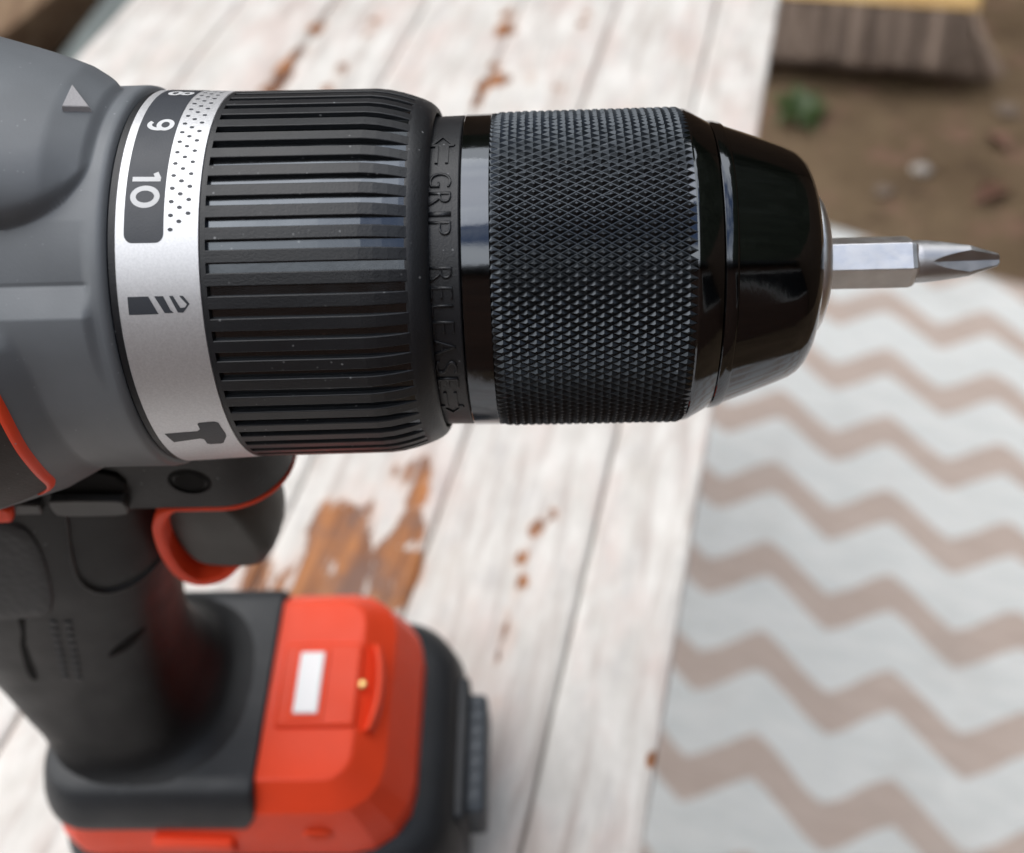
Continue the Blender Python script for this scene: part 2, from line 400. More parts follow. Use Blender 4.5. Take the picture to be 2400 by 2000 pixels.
# ---- zigzag rug on the ground
RO = Vector((285.578, 797.304)); RU = Vector((112.134, -43.2506)); RW = Vector((-21.787, -105.259))
def rug_mat():
    t = NT('woven_zigzag_cloth')
    geo = t.n('ShaderNodeNewGeometry')
    sp = t.n('ShaderNodeSeparateXYZ'); t.t.links.new(geo.outputs['Position'], sp.inputs[0])
    det = RU.x*RW.y - RW.x*RU.y
    X = t.math('SUBTRACT', sp.outputs['X'], RO.x*S); Y = t.math('SUBTRACT', sp.outputs['Y'], RO.y*S)
    wob = t.math('MULTIPLY', t.math('SUBTRACT', t.noise(14, 3), .5), .09)
    a = t.math('ADD', t.math('ADD', t.math('MULTIPLY', X, RW.y/det/S), t.math('MULTIPLY', Y, -RW.x/det/S)), wob)
    wob2 = t.math('MULTIPLY', t.math('SUBTRACT', t.noise(120, 3), .5), .05)
    b = t.math('ADD', t.math('ADD', t.math('MULTIPLY', X, -RU.y/det/S), t.math('MULTIPLY', Y, RU.x/det/S)), wob2)
    tri0 = t.math('MULTIPLY', t.math('PINGPONG', a, .5), 2)
    cs = t.math('MULTIPLY_ADD', t.math('COSINE', t.math('MULTIPLY', a, 2*PI)), -.5, .5)
    tri = t.math('ADD', t.math('MULTIPLY', tri0, .62), t.math('MULTIPLY', cs, .38))
    fr = t.math('FRACT', t.math('SUBTRACT', b, t.math('MULTIPLY', tri, .405)))
    m = t.ramp(fr, (.580, 0), (.605, 1), (.970, 1), (.995, 0))
    weave = t.n('ShaderNodeTexWave', {'Scale': 420, 'Distortion': 2.5, 'Detail': 3, 'Detail Scale': 2}, wave_type='BANDS', bands_direction='Y')
    rot = t.n('ShaderNodeMapping'); rot.inputs['Rotation'].default_value = (0, 0, math.radians(21)); t.t.links.new(geo.outputs['Position'], rot.inputs['Vector'])
    t.t.links.new(rot.outputs['Vector'], weave.inputs['Vector'])
    st = t.noise(90, 5, .6, t.scale((.25, 1, 1), rot.outputs['Vector'])); soil_and_shade = t.noise(7, 5, .6)
    white = t.mix(t.ramp(st, (.35, 0), (.7, 1)), (.76, .79, .775), (.87, .885, .865))
    tan = t.mix(t.ramp(st, (.35, 0), (.7, 1)), (.57, .465, .405), (.655, .55, .485))
    col = t.mix(m, white, tan)
    col = t.mix(t.ramp(soil_and_shade, (.55, 0), (.8, .3)), col, (.42, .40, .37))
    t.P(base=col, rough=.85, spec=.25)
    t.bump(t.math('ADD', weave.outputs['Fac'], st), .5, .0015)
    return t.m
M['rug'] = rug_mat()
e = Vector((217, -121)).normalized(); p_ = Vector((e.y, -e.x))      # along the far edge / towards the viewer
A0 = Vector((384, 1025)) - e*330
v, f = [], []; NXR, NYR = 60, 70; LX, LY = 1250, 1450
for j in range(NYR+1):
    for i in range(NXR+1):
        q = A0 + e*(LX*i/NXR) + p_*(LY*j/NYR)
        zz = GZ + 5 + 1.6*noise.noise((q.x*.006, q.y*.006, 5)) + .8*noise.noise((q.x*.02, q.y*.02, 8))
        q2 = q + p_*(4*noise.noise((i*.4, 3, 1)) if j == 0 else 0)
        v.append((q2.x, q2.y, zz))
nR = NXR+1
for j in range(NYR):
    for i in range(NXR): f.append((j*nR+i, (j+1)*nR+i, (j+1)*nR+i+1, j*nR+i+1))
rug = mesh('rug', v, f, 'rug')
md = rug.modifiers.new('thick', 'SOLIDIFY'); md.thickness = 3.5*S; md.offset = -1
tag(rug, 'white and tan zigzag rug lying on the ground beside the table', 'rug')

# ---- broom
def bristle_mat(name, c0, c1):
    t = NT(name); oi = t.n('ShaderNodeObjectInfo')
    nz = t.noise(170, 5, .7, t.scale((1, 1, .10)))
    t.P(base=t.mix(t.math('MULTIPLY_ADD', oi.outputs['Random'], .6, t.math('MULTIPLY', nz, .5)), c0, c1), rough=.7, spec=.3); return t.m
M['bristle'] = bristle_mat('dusty_brown_bristle', (.06, .040, .029), (.46, .36, .29))
def yellow_wood():
    t = NT('varnished_yellow_wood'); nz = t.noise(40, 5, .6, t.scale((.15, 1, 1)))
    t.P(base=t.mix(t.ramp(nz, (.3, 0), (.7, 1)), (.50, .29, .09), (.66, .45, .19)), rough=.35); return t.m
M['broom_wood'] = yellow_wood()
bd = Vector((308, -66)).normalized(); bn = Vector((-bd.y, bd.x))
BR = (387+bd.x*90+bn.x*66, 1442+bd.y*90+bn.y*66, GZ)
broom = thing('broom', BR, 'wooden broom head with dusty brown bristles standing on the earth', 'broom')
def bp(l, c, z): return (387+bd.x*l+bn.x*c, 1442+bd.y*l+bn.y*c, GZ+z)
HL = 262
ring = []
for l, hw, zt in ((-90, 14, 116), (-86, 21, 122), (-60, 24, 126), (100, 25, 130), (HL-22, 24, 126), (HL+1, 20, 122), (HL+6, 13, 117)):
    ring.append([bp(l, 28+c*hw, z) for c, z in ((-1, 96), (-1, zt-8), (-.72, zt), (.72, zt), (1, zt-8), (1, 96))])
loft('head', ring, 'broom_wood', broom, auto=35)
hb = []
for k in range(2):
    hb.append([(bp(90, 28+14*math.cos(a)+k*420, 116+14*math.sin(a)+k*560)) for a in [2*PI*i/14 for i in range(14)]])
loft('handle', hb, 'broom_wood', broom)
# tufts: each a bundle of fine tapering bristles that splay towards the ground
broom.rotation_mode = 'QUATERNION'
broom.rotation_quaternion = Matrix.Rotation(math.radians(-35), 3, Vector((bd.x, bd.y, 0))).to_quaternion()
broom.location.x -= bn.x*.066; broom.location.y -= bn.y*.066; broom.location.z -= .006
def tuft_mesh(seed, flare):
    rnd = random.Random(seed); v, f = [], []
    for k in range(34):
        a = rnd.random()*2*PI; r0 = 4.2*math.sqrt(rnd.random()); x0, y0 = r0*math.cos(a), r0*math.sin(a)
        sx, sy = x0*2.2 + rnd.gauss(0, 4.5) + flare, y0*2.2 + rnd.gauss(0, 4.5)
        L = 99 - abs(rnd.gauss(0, 4)); w_ = .75
        for q in range(3):
            t_ = q/2; x, y, z = x0+(sx-x0)*t_**1.3, y0+(sy-y0)*t_**1.3, -L*t_
            ww = w_*(1-.35*t_)
            for b in (0, 2*PI/3, 4*PI/3): v.append((x+ww*math.cos(b), y+ww*math.sin(b), z))
        o = k*9
        for q in range(2):
            for b in range(3): f.append((o+q*3+b, o+q*3+(b+1) % 3, o+q*3+3+(b+1) % 3, o+q*3+3+b))
    me = bpy.data.meshes.new('tuft'); me.from_pydata([(x*S, y*S, z*S) for x, y, z in v], [], f); me.materials.append(M['bristle']); return me
tm = [tuft_mesh(s, 0) for s in range(5)]; tf = [tuft_mesh(20+s, 20) for s in range(2)]; tl = [tuft_mesh(40+s, 42) for s in range(2)]
nT = 29
for i in range(nT):
    for j in range(5):
        l = -82 + (HL+76)*i/(nT-1) + (3 if j % 2 else 0); l = min(l, HL-5)
        me = random.choice(tl if i == nT-1 else tf if i >= nT-3 else tm)
        o = link('bristle_tuft', me, broom)
        x, y, z = bp(l, 11+8.4*j, 99.5); o.location = ((x-BR[0])*S, (y-BR[1])*S, (z-BR[2])*S)
        o.rotation_euler = (random.gauss(0, .05) + (.26 if j == 0 else .1 if j == 1 else -.16 if j == 4 else 0)*-1, random.gauss(0, .04), math.atan2(bd.y, bd.x))

# ---- small things lying on the ground
def leaf_blade(L, W, bend, n=6):
    v, f = [], []
    for i in range(n+1):
        t_ = i/n; ww = W*math.sin(PI*min(.97, t_*.92+.06))**.8; z = L*.55*math.sin(t_*1.5) - bend*t_*t_*L*.3; x = L*t_*.85
        v += [(x, -ww, z + ww*.25), (x, 0, z), (x, ww, z + ww*.25)]
    for i in range(n): f += [(3*i, 3*i+1, 3*i+4, 3*i+3), (3*i+1, 3*i+2, 3*i+5, 3*i+4)]
    return v, f
t = NT('weed_leaf'); t.P(base=t.mix(t.ramp(t.noise(60, 3), (.3, 0), (.7, 1)), (.018, .038, .007), (.042, .075, .016)), rough=.5); M['leaf'] = t.m
weed = thing('weed', (386, 1296, GZ), 'small green weed growing in front of the broom', 'plant')
for k in range(18):
    v, f = leaf_blade(38+26*random.random(), 8+5*random.random(), .4+random.random())
    a = k*2.4+random.random()*.5; up = .35+.5*random.random()
    vv = [(386+ (x*math.cos(a)-y*math.sin(a)), 1296+(x*math.sin(a)+y*math.cos(a)), GZ-2+z*up*1.5+1) for x, y, z in v]
    mesh('leaf', vv, f, 'leaf', weed)
t = NT('pale_stone'); t.P(base=t.mix(t.ramp(t.noise(70, 5), (.3, 0), (.7, 1)), (.28, .25, .22), (.42, .39, .36)), rough=.8); t.bump(t.noise(200, 4), .5, .002); M['stone'] = t.m
t = NT('brown_stone'); t.P(base=t.mix(t.ramp(t.noise(50, 5), (.3, 0), (.7, 1)), (.12, .09, .07), (.23, .18, .14)), rough=.85); t.bump(t.noise(200, 4), .5, .002); M['stone2'] = t.m
t = NT('dead_leaf'); t.P(base=t.mix(t.ramp(t.noise(70, 4), (.3, 0), (.7, 1)), (.10, .048, .032), (.18, .09, .06)), rough=.7); M['dead'] = t.m
def rock(name, x, y, r, mat, seed, label, group=None):
    bm = bmesh.new(); bmesh.ops.create_icosphere(bm, subdivisions=3, radius=1)
    for vv in bm.verts:
        d = 1+.28*noise.noise(Vector(vv.co)*1.3+Vector((seed*7.1, 0, 0))); vv.co = Vector((vv.co.x*d*r*1.15, vv.co.y*d*r, vv.co.z*d*r*.62))
    vs2 = [(x+q.co.x, y+q.co.y, GZ-3+r*.4+q.co.z) for q in bm.verts]; fs2 = [[q.index for q in fc.verts] for fc in bm.faces]; bm.free()
    return tag(mesh(name, vs2, fs2, mat, None, (x, y, GZ)), label, 'stone', group)
rock('pebble', 533, 1155, 12, 'stone', 1, 'pale grey pebble on the brown earth above the bit tip')
rock('earth_stone', 690, 1290, 15, 'stone2', 3, 'brown stone in the earth just below the right end of the broom')
rock('earth_stone', 470, 1110, 11, 'stone2', 4, 'small brown stone in the earth close above the chuck nose')
for i, (x, y, s_, a, lab) in enumerate([(611, 1094, 34, .6, 'reddish brown dead leaf on the earth beyond the rug edge'), (655, 1215, 26, 2.0, 'curled dead leaf on the earth between stones below the broom end')]):
    v, f = [], []
    for q in range(9):
        t_ = q/8; ww = s_*.42*math.sin(PI*min(.98, t_*.94+.03))
        for r_ in (-1, -.5, 0, .5, 1):
            lx, ly = s_*2*(t_-.5), ww*r_
            v.append((x+lx*math.cos(a)-ly*math.sin(a), y+lx*math.sin(a)+ly*math.cos(a), GZ+3+9*r_*r_*math.sin(t_*3)+3*math.sin(t_*5)))
    for q in range(8):
        for r_ in range(4): f.append((q*5+r_, q*5+r_+1, q*5+5+r_+1, q*5+5+r_))
    tag(mesh('fallen_leaf', v, f, 'dead', None, (x, y, GZ)), lab, 'leaf')
# timbers on the ground beyond the table's far left corner
def timber_mat(name, c0, c1):
    t = NT(name); geo = t.n('ShaderNodeNewGeometry')
    nz = t.noise(60, 5, .6, t.scale((1, .12, .5))); t.P(base=t.mix(t.ramp(nz, (.3, 0), (.7, 1)), c0, c1), rough=.75, spec=.3); t.bump(nz, .4, .003); return t.m
M['timber'] = timber_mat('brown_timber', (.12, .062, .035), (.30, .21, .13))
M['grey_timber'] = timber_mat('weathered_grey_green_timber', (.13, .15, .145), (.25, .28, .27))
def timber(name, p0, p1, wd, h, z0, mat, label):
    d = (Vector(p1)-Vector(p0)).normalized(); n_ = Vector((-d.y, d.x))*wd/2
    v = [(q.x+sg*n_.x, q.y+sg*n_.y, z) for q in (Vector(p0), Vector(p1)) for sg in (-1, 1) for z in (z0, z0+h)]
    o = mesh(name, v, [(0, 1, 3, 2), (4, 6, 7, 5), (0, 4, 5, 1), (2, 3, 7, 6), (0, 2, 6, 4), (1, 5, 7, 3)], mat, None, ((p0[0]+p1[0])/2, (p0[1]+p1[1])/2, z0), auto=40, bevel=4)
    return tag(o, label, 'timber')
timber('timber_beam', (-1125, 1010), (-770, 1970), 200, 90, GZ-6, 'timber', 'thick brown timber beam on the ground at the top left corner')
timber('timber_board', (-770, 1300), (-672, 2060), 70, 40, GZ-6, 'grey_timber', 'grey green weathered board on the ground behind the drill body')
t = NT('painted_ground_shade'); sn = t.noise(60, 6, .65); t.P(base=t.mix(t.ramp(sn, (.35, 0), (.7, 1)), (.016, .014, .011), (.045, .038, .03)), rough=.95, spec=.1); t.bump(sn, .8, .01); M['soil_and_shade'] = t.m  # near-black colour paints the shade on the ground between the timbers
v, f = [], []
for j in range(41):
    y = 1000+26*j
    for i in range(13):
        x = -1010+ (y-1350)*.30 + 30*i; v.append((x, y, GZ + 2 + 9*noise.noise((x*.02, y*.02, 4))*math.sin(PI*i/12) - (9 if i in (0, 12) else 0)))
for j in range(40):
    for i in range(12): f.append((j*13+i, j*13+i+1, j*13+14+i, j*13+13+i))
so = mesh('shade_strip', v, f, 'soil_and_shade'); so['kind'] = 'structure'

# ---- unseen walls, fences and greenery, added to shade the yard and darken the gloss
def brick_mat():
    t = NT('dark_brick_wall'); b = t.n('ShaderNodeTexBrick', {'Scale': 4.4, 'Color1': (.10, .055, .04, 1), 'Color2': (.15, .08, .055, 1), 'Mortar': (.16, .15, .14, 1), 'Mortar Size': .015})
    rot = t.n('ShaderNodeMapping'); rot.inputs['Rotation'].default_value = (PI/2, 0, 0); t.t.links.new(t.co.outputs['Object'], rot.inputs['Vector']); t.t.links.new(rot.outputs['Vector'], b.inputs['Vector'])
    t.P(base=b.outputs['Color'], rough=.85, spec=.2); return t.m
M['brick'] = brick_mat()
M['slate'] = plastic('slate_roofing', (.045, .05, .055), .6, 0, dusty=0)
M['fence'] = timber_mat('dark_stained_fence', (.05, .032, .022), (.10, .065, .042))
M['pane'] = plastic('window_glass', (.02, .025, .03), .05, 0, dusty=0)
M['white_frame'] = plastic('white_window_frame', (.6, .6, .58), .4, 0, dusty=0)
blocker_house = thing('blocker_house', (0, -1250, GZ), 'unseen low brick building added behind the viewer to block light', 'blocker_house')  # added out of view to darken the near side and its reflections
box('wall', -3600, 3600, -1450, -1250, GZ-20, 1250, 'brick', blocker_house)
box('roof', -3750, 3750, -1800, -1130, 1250.5, 1370, 'slate', blocker_house, bevel=6)
for x in (-1900, 1500):
    wf = box('window', x, x+1100, -1270, -1240, 150, 1050, 'white_frame', blocker_house, bevel=3)
    box('pane', x+60, x+1040, -1245, -1236, 210, 990, 'pane', wf)
def fence(name, p0, p1, h, label, n):  # unseen boards, added to darken what the gloss mirrors
    o = thing(name, ((p0[0]+p1[0])/2, (p0[1]+p1[1])/2, GZ), label, 'fence')
    P0, P1 = Vector(p0), Vector(p1); d = (P1-P0)/n; un = d.normalized(); nn = Vector((-un.y, un.x))
    for i in range(n):
        a = P0+d*i+un*2; b = P0+d*(i+1)-un*2; off = nn*(10 if i % 2 else 0)
        v = [(q.x+off.x+s_*nn.x*9, q.y+off.y+s_*nn.y*9, z) for q in (a, b) for s_ in (-1, 1) for z in (GZ-20, GZ+h+12*random.random())]
        mesh('board', v, [(0, 1, 3, 2), (4, 6, 7, 5), (0, 4, 5, 1), (2, 3, 7, 6), (0, 2, 6, 4), (1, 5, 7, 3)], 'fence', o, auto=40)
    return o
fence('blocker_fence', (-3600, 2650), (2300, 2650), 2050, 'unseen tall dark board fence added beyond the broom to darken reflections', 40)
fence('blocker_fence', (2300, 2600), (2300, -1200), 2050, 'unseen tall dark board fence added on the right to darken reflections', 26)

def blocker_hedge(name, x0, x1, y0, y1, h, label):  # unseen green mass, added to keep bright sky out of the nose reflections
    o = thing(name, ((x0+x1)/2, (y0+y1)/2, GZ), label, 'blocker_hedge')
    v, f = [], []; nu, nvv = 64, 26
    alongx = (x1-x0) > (y1-y0); L0, L1 = (x0, x1) if alongx else (y0, y1); cc = (y0+y1)/2 if alongx else (x0+x1)/2; hw = ((y1-y0) if alongx else (x1-x0))/2
    for i in range(nu+1):
        l = L0+(L1-L0)*i/nu
        for j in range(nvv+1):
            a = PI*j/nvv; c_ = math.cos(a); s_ = math.sin(a)
            q = Vector((math.copysign(abs(c_)**.35, c_)*hw, 0, abs(s_)**.35*h))
            d = 170*noise.noise((l*.0016, q.x*.002, q.z*.002)) + 90*noise.noise((l*.006, q.x*.006, q.z*.006)) + 35*(random.random()-.5)
            cr = cc + q.x*(1+d/1100); zz = GZ-10 + q.z*(1+d/2600)
            v.append((l, cr, zz) if alongx else (cr, l, zz))
    for i in range(nu):
        for j in range(nvv): f.append((i*(nvv+1)+j, i*(nvv+1)+j+1, (i+1)*(nvv+1)+j+1, (i+1)*(nvv+1)+j))
    mesh('foliage', v, f, 'blocker_hedge', o, smooth=False)
t = NT('dark_hedge_foliage'); hn = t.noise(9, 6, .7); t.P(base=t.mix(t.ramp(hn, (.35, 0), (.7, 1)), (.014, .018, .012), (.05, .06, .038)), rough=.8, spec=.2); M['blocker_hedge'] = t.m
blocker_hedge('blocker_hedge', -3600, 4300, 3000, 4200, 3650, 'unseen tall dark greenery added behind the far board fence to hide sky')
blocker_hedge('blocker_hedge', 2500, 3700, -3000, 2900, 4500, 'unseen tall dark greenery added behind the right hand board fence to hide sky')

# ================================================================ THE DRILL
DB = (-65, 0, 0)
drill = thing('power_drill', DB, 'grey black and orange cordless power drill standing on its battery', 'drill')

# ---- gear housing: radius field over axis and angle
def housing_r(x, th):
    a = th if th <= 180 else th-360              # -180..180, 90 up, symmetric about the vertical plane
    if a > 90: a = 180-a
    elif a < -90: a = -180-a
    r = 26.25
    neck = smooth01((-48.4-x)/1.6)               # 0 on the neck band, 1 on the body
    # horizontal crease and ledge
    h = 0
    if a > 57: h = 0
    elif a > 41: h = -.75*(57-a)/16
    elif a > 39.6: h = -.75 - .15*math.sin((41-a)/1.4*PI)
    elif a > 32: h = -.75 + 1.5*(39.6-a)/7.6
    elif a > 8: h = .75*(1-smooth01((32-a)/24))
    r += h*neck
    # upper pod
    dx = -49.0-x; ds = (a-55.0)*.458
    if 0 < dx < 12: ds -= .8*(12-math.sqrt(12**2-(12-dx)**2))
    if dx > 0 and ds > 0:
        h1 = .62*dx if dx < 4.6 else 2.85 + .33*(dx-4.6)
        h1 = min(h1, 9)
        t_ = min(ds/7.5, 1); f2 = math.sqrt(max(0, 1-(1-t_)**2.2))
        r += h1*f2 + .5*smooth01(ds/1.2)*smooth01(dx/1.2)
    # lower pod
    lb = -57.6 - .055*max(0, a-14)**1.35*.6 - .0009*min(0, a+8)**2
    dx = lb-x
    if dx > 0 and a < 31:
        h1 = .52*dx if dx < 6 else 3.1 + .30*(dx-6)
        r += min(h1, 7)*smooth01((31.5-a)/8)
    return r
hx = [-46.9, -47.0, -47.4, -48.0] + [-48.4-.2*k for k in range(1, 15)] + [-51.4-.45*k for k in range(0, 40)] + [-69.6-2.2*k for k in range(0, 17)]
NS = 720
v, f = [], []
for i, x in enumerate(hx):
    for k in range(NS):
        th = 360*k/NS; r = housing_r(x, th)
        if i == 0: r = 24.4
        elif i == 1: r = 25.7
        elif i == 2: r = 26.15
        if x < -95: r *= math.sqrt(max(.05, 1-((-95-x)/12)**2)) if x > -106.5 else .25
        v.append(cy(x, th, r))
for i in range(len(hx)-1):
    for k in range(NS):
        k2 = (k+1) % NS; f.append((i*NS+k, i*NS+k2, (i+1)*NS+k2, (i+1)*NS+k))
f.append(tuple((len(hx)-1)*NS+k for k in range(NS)))
housing = mesh('gear_housing', v, f, 'grey', drill, auto=60)
# raised pointer
def on_housing(x, th, up): return cy(x, th, housing_r(x, th)+up)
tri = [(-52.66, 95.0), (-52.59, 85.7), (-50.21, 89.4)]
bm = bmesh.new()
cx_, ct_ = sum(p[0] for p in tri)/3, sum(p[1] for p in tri)/3
v, f = [], []
for sc, up in ((1.10, -.3), (1.0, .62), (.93, .72)):
    for x, th in tri: v.append(on_housing(cx_+(x-cx_)*sc, ct_+(th-ct_)*sc, up))
f = [(0, 1, 4, 3), (1, 2, 5, 4), (2, 0, 3, 5), (3, 4, 7, 6), (4, 5, 8, 7), (5, 3, 6, 8), (6, 7, 8)]
mesh('pointer', v, f, 'pointer', housing, smooth=False)
# orange trim line and dusty rubber panel on the side of the housing
line = catmull([(-62.3, 26), (-62.07, 19.6), (-61.76, 9.3), (-61.73, 2.3), (-61.85, -5.4), (-61.97, -12.7), (-62.3, -20.7), (-62.64, -25.8), (-63.27, -29.1), (-64.31, -31.3), (-65.3, -32.4)], 8)
v, f = [], []
for x, th in line:
    for d_, up in ((-.62, -.2), (-.56, .30), (0, .42), (.56, .30), (.62, -.2)): v.append(on_housing(x+d_, th, up))
for i in range(len(line)-1):
    for k in range(4): f.append((i*5+k, i*5+k+1, i*5+6+k, i*5+5+k))
mesh('trim_line', v, f, 'orange_trim', housing)
v, f = [], []; m = 12
for x, th in line:
    for k in range(m+1): v.append(on_housing(x-.6-k*2.0, th, .12 + .35*smooth01(k*.6) - (.6 if k == m else 0)))
for i in range(len(line)-1):
    for k in range(m): f.append((i*(m+1)+k, i*(m+1)+k+1, (i+1)*(m+1)+k+1, (i+1)*(m+1)+k))
mesh('side_panel', v, f, 'rubber_panel', housing)

# ---- silver mode ring with its print
def ring_r(x): return 25.14 + (25.58-25.14)*(-35.95-x)/9.9
lathe('seal_ring', [(-47.0, 24), (-47.0, 25.15), (-46.7, 25.4), (-45.95, 25.35), (-45.85, 24)], 'matte_black', drill)
ring = lathe('mode_ring', [(-45.9, 24.2), (-45.88, 25.45), (-45.75, ring_r(-45.75))] + [(-45.75+9.7*k/10, ring_r(-45.75+9.7*k/10)) for k in range(1, 11)] + [(-35.98, 25.05), (-35.97, 24.2)], 'silver', drill, 240)
poly = [(-44.75, 180), (-44.75, 53.6)]
for k in range(1, 8):
    a = PI/2*k/8; poly.append((-44.75+.95*(1-math.cos(a)), 53.6-2.6*math.sin(a)))
poly += [(-43.8, 51.0), (-41.05, 51.0)]
for k in range(1, 8):
    a = PI/2*k/8; poly.append((-41.05+.95*math.sin(a), 51.0+2.6*(1-math.cos(a))))
poly += [(-40.1, 53.6), (-40.1, 180)]
# the label as rows across, so that it bends cleanly
rows = []
for k in range(0, 121):
    th = 51.0 + 129*((k/120)**1.6)
    d_ = max(0, 1-(th-51.0)/2.6); c_ = .95*(1-math.sqrt(max(0, 1-d_*d_)))
    rows.append((th, -44.75+c_, -40.1-c_))
v, f = [], []
for th, a, b in rows:
    for q in range(7): x = a+(b-a)*q/6; v.append(cy(x, th, ring_r(x)+.03))
for i in range(len(rows)-1):
    for q in range(6): f.append((i*7+q, i*7+q+1, i*7+8+q, i*7+7+q))
mesh('number_label', v, f, 'print_dark', ring)
def arc(cx, cy_, rx, ry, a0, a1, n=20): return [(cx+rx*math.cos(math.radians(a0+(a1-a0)*i/n)), cy_+ry*math.sin(math.radians(a0+(a1-a0)*i/n))) for i in range(n+1)]
STROKES = {'0': [arc(.41, .5, .32, .41, 0, 360, 36)], '1': [[(.34, .0), (.34, 1.0)], [(.34, .93), (.08, .80)]],
           '9': [arc(.36, .68, .27, .24, 0, 360, 30), arc(.36, .45, .27, .36, -128, 32, 18)], '8': [arc(.36, .73, .23, .19, 0, 360, 26), arc(.36, .27, .28, .20, 0, 360, 28)]}
def digit(ch, x0, hgt, th0, wd):
    for si, st in enumerate(STROKES[ch]):
        closed = st[0] == st[-1] or (abs(st[0][0]-st[-1][0])+abs(st[0][1]-st[-1][1])) < 1e-6
        v, f = [], []; n = len(st)
        fine = []
        for i in range(n-1):
            for k in range(4): fine.append(tuple(st[i][q]+(st[i+1][q]-st[i][q])*k/4 for q in (0, 1)))
        fine.append(st[-1]); n = len(fine)
        for i, (u, w_) in enumerate(fine):
            p = Vector(fine[i-1] if i else (fine[-2] if closed else fine[0])); q = Vector(fine[i+1] if i < n-1 else (fine[1] if closed else fine[-1]))
            d_ = (q-p).normalized(); n2 = Vector((-d_.y, d_.x))*wd/2
            for sg in (-1, 0, 1):
                U, W = u+n2.x*sg, w_+n2.y*sg; x = x0+W*hgt
                v.append(cy(x, th0-math.degrees(U*hgt/25.3), ring_r(x)+.06+.012*si))
        for i in range(n-1):
            for k in (0, 1): f.append((i*3+k, i*3+k+1, i*3+4+k, i*3+3+k))
        mesh('digit_stroke', v, f, 'print_white', ring)
digit('8', -43.8, 3.3, 114.2, .17); digit('9', -43.85, 3.3, 91.8, .175); digit('1', -44.1, 3.35, 71.6, .185); digit('0', -44.15, 3.45, 67.0, .19)
n_ = 0
for col, (x, t0) in enumerate(((-39.3, 54.5), (-38.3, 56.75), (-37.25, 59.0))):
    k = 0
    while t0+3.93*k < 150:
        th = t0+3.93*k; k += 1
        rr_ = .27 if th < 70 else .25
        wrap2d('dot', [[(x+rr_*math.cos(a)*1.15, th+math.degrees(rr_*.85*math.sin(a)/25.3)) for a in [2*PI*q/10 for q in range(10)]]], 'print_dark', ring, ring_r, lift=.03)
# drill-bit symbol
ds = [[(-44.65, 36.9), (-44.7, 32.1), (-41.2, 32.1), (-42.2, 36.9)], [(-41.5, 36.9), (-40.45, 32.3), (-39.4, 32.3), (-39.75, 33.1), (-40.45, 36.9)],
      [(-39.75, 36.9), (-39.3, 36.9), (-38.55, 33.6), (-38.0, 33.7), (-37.75, 34.5), (-38.4, 36.3), (-38.55, 36.9), (-38.1, 36.8), (-37.4, 34.6), (-38.3, 32.3), (-38.9, 32.35)]]
for p in ds: wrap2d('drill_symbol', [p], 'print_dark', ring, ring_r, lift=.03)
wrap2d('hammer_symbol', [[(-44.7, -9.0), (-40.4, -8.6), (-39.95, -7.6), (-39.95, -4.9), (-39.7, -4.4), (-37.7, -4.2), (-37.25, -4.9), (-37.0, -10.6), (-37.1, -12.3), (-38.0, -16.6), (-38.4, -17.0), (-39.8, -17.0), (-40.15, -16.4), (-40.15, -13.4), (-40.6, -12.8), (-44.2, -14.2)]], 'print_dark', ring, ring_r, lift=.03)

# ---- ribbed torque collar: glossy sleeve, matte end bands, single ribs between grooves
NG = 58; PITCH = 360/NG; G0 = 50.1
OUT = [(-35.25, 25.12), (-30, 25.06), (-22, 24.98), (-17.2, 24.92), (-15.5, 24.72), (-13.8, 24.32), (-12.6, 23.95), (-11.6, 23.58)]
collar = lathe('torque_collar', [(-35.95, 24), (-35.94, 25.02), (-35.85, 25.12), (-35.25, 25.12), (-35.25, 23.5)], 'matte_black', drill, 232)
lathe('collar_nose', [(-12.1, 23.55), (-11.6, 23.6), (-11.0, 23.36), (-10.2, 22.95), (-9.65, 22.5), (-9.35, 22.1), (-9.22, 21.75), (-9.35, 21.55), (-10.2, 21.5)], 'matte_black', collar, 232)
lathe('groove_floor', [(-35.3, 24.42), (-22, 24.36), (-17, 24.25), (-14.5, 24.0), (-12.6, 23.72), (-11.4, 23.5)], 'groove', collar, NG, smooth=False, auto=None, phase=G0+PITCH/2)
RW2 = PITCH*.56/2
v, f = [], []
for x, r in OUT:
    lo_ = 23.35; b_ = min(.09, max(.02, (r-23.55)*.3)); bd_ = math.degrees(b_/r)
    for th, rr_ in ((-RW2-.12, lo_), (-RW2-.05, r-b_), (-RW2+bd_*.35, r-b_*.3), (-RW2+bd_, r), (RW2-bd_, r), (RW2-bd_*.35, r-b_*.3), (RW2+.05, r-b_), (RW2+.12, lo_)):
        a = math.radians(th); v.append((x, -rr_*math.cos(a), rr_*math.sin(a)))
for i in range(len(OUT)-1):
    for k in range(7): f.append((i*8+k, i*8+k+1, i*8+9+k, i*8+8+k))
f.append(tuple(range(8))); f.append(tuple((len(OUT)-1)*8+k for k in range(8)))
rm = bpy.data.meshes.new('rib'); rm.from_pydata([(p[0]*S, p[1]*S, p[2]*S) for p in v], [], f)
bm = bmesh.new(); bm.from_mesh(rm); bmesh.ops.recalc_face_normals(bm, faces=bm.faces); bm.to_mesh(rm); bm.free()
rm.materials.append(M['matte_black'])
for k in range(NG):
    o = link('rib', rm, collar); o.location = (-DB[0]*S, 0, (H-DB[2])*S)
    o.rotation_euler = (-math.radians(G0+PITCH*(k+.5)), 0, 0)

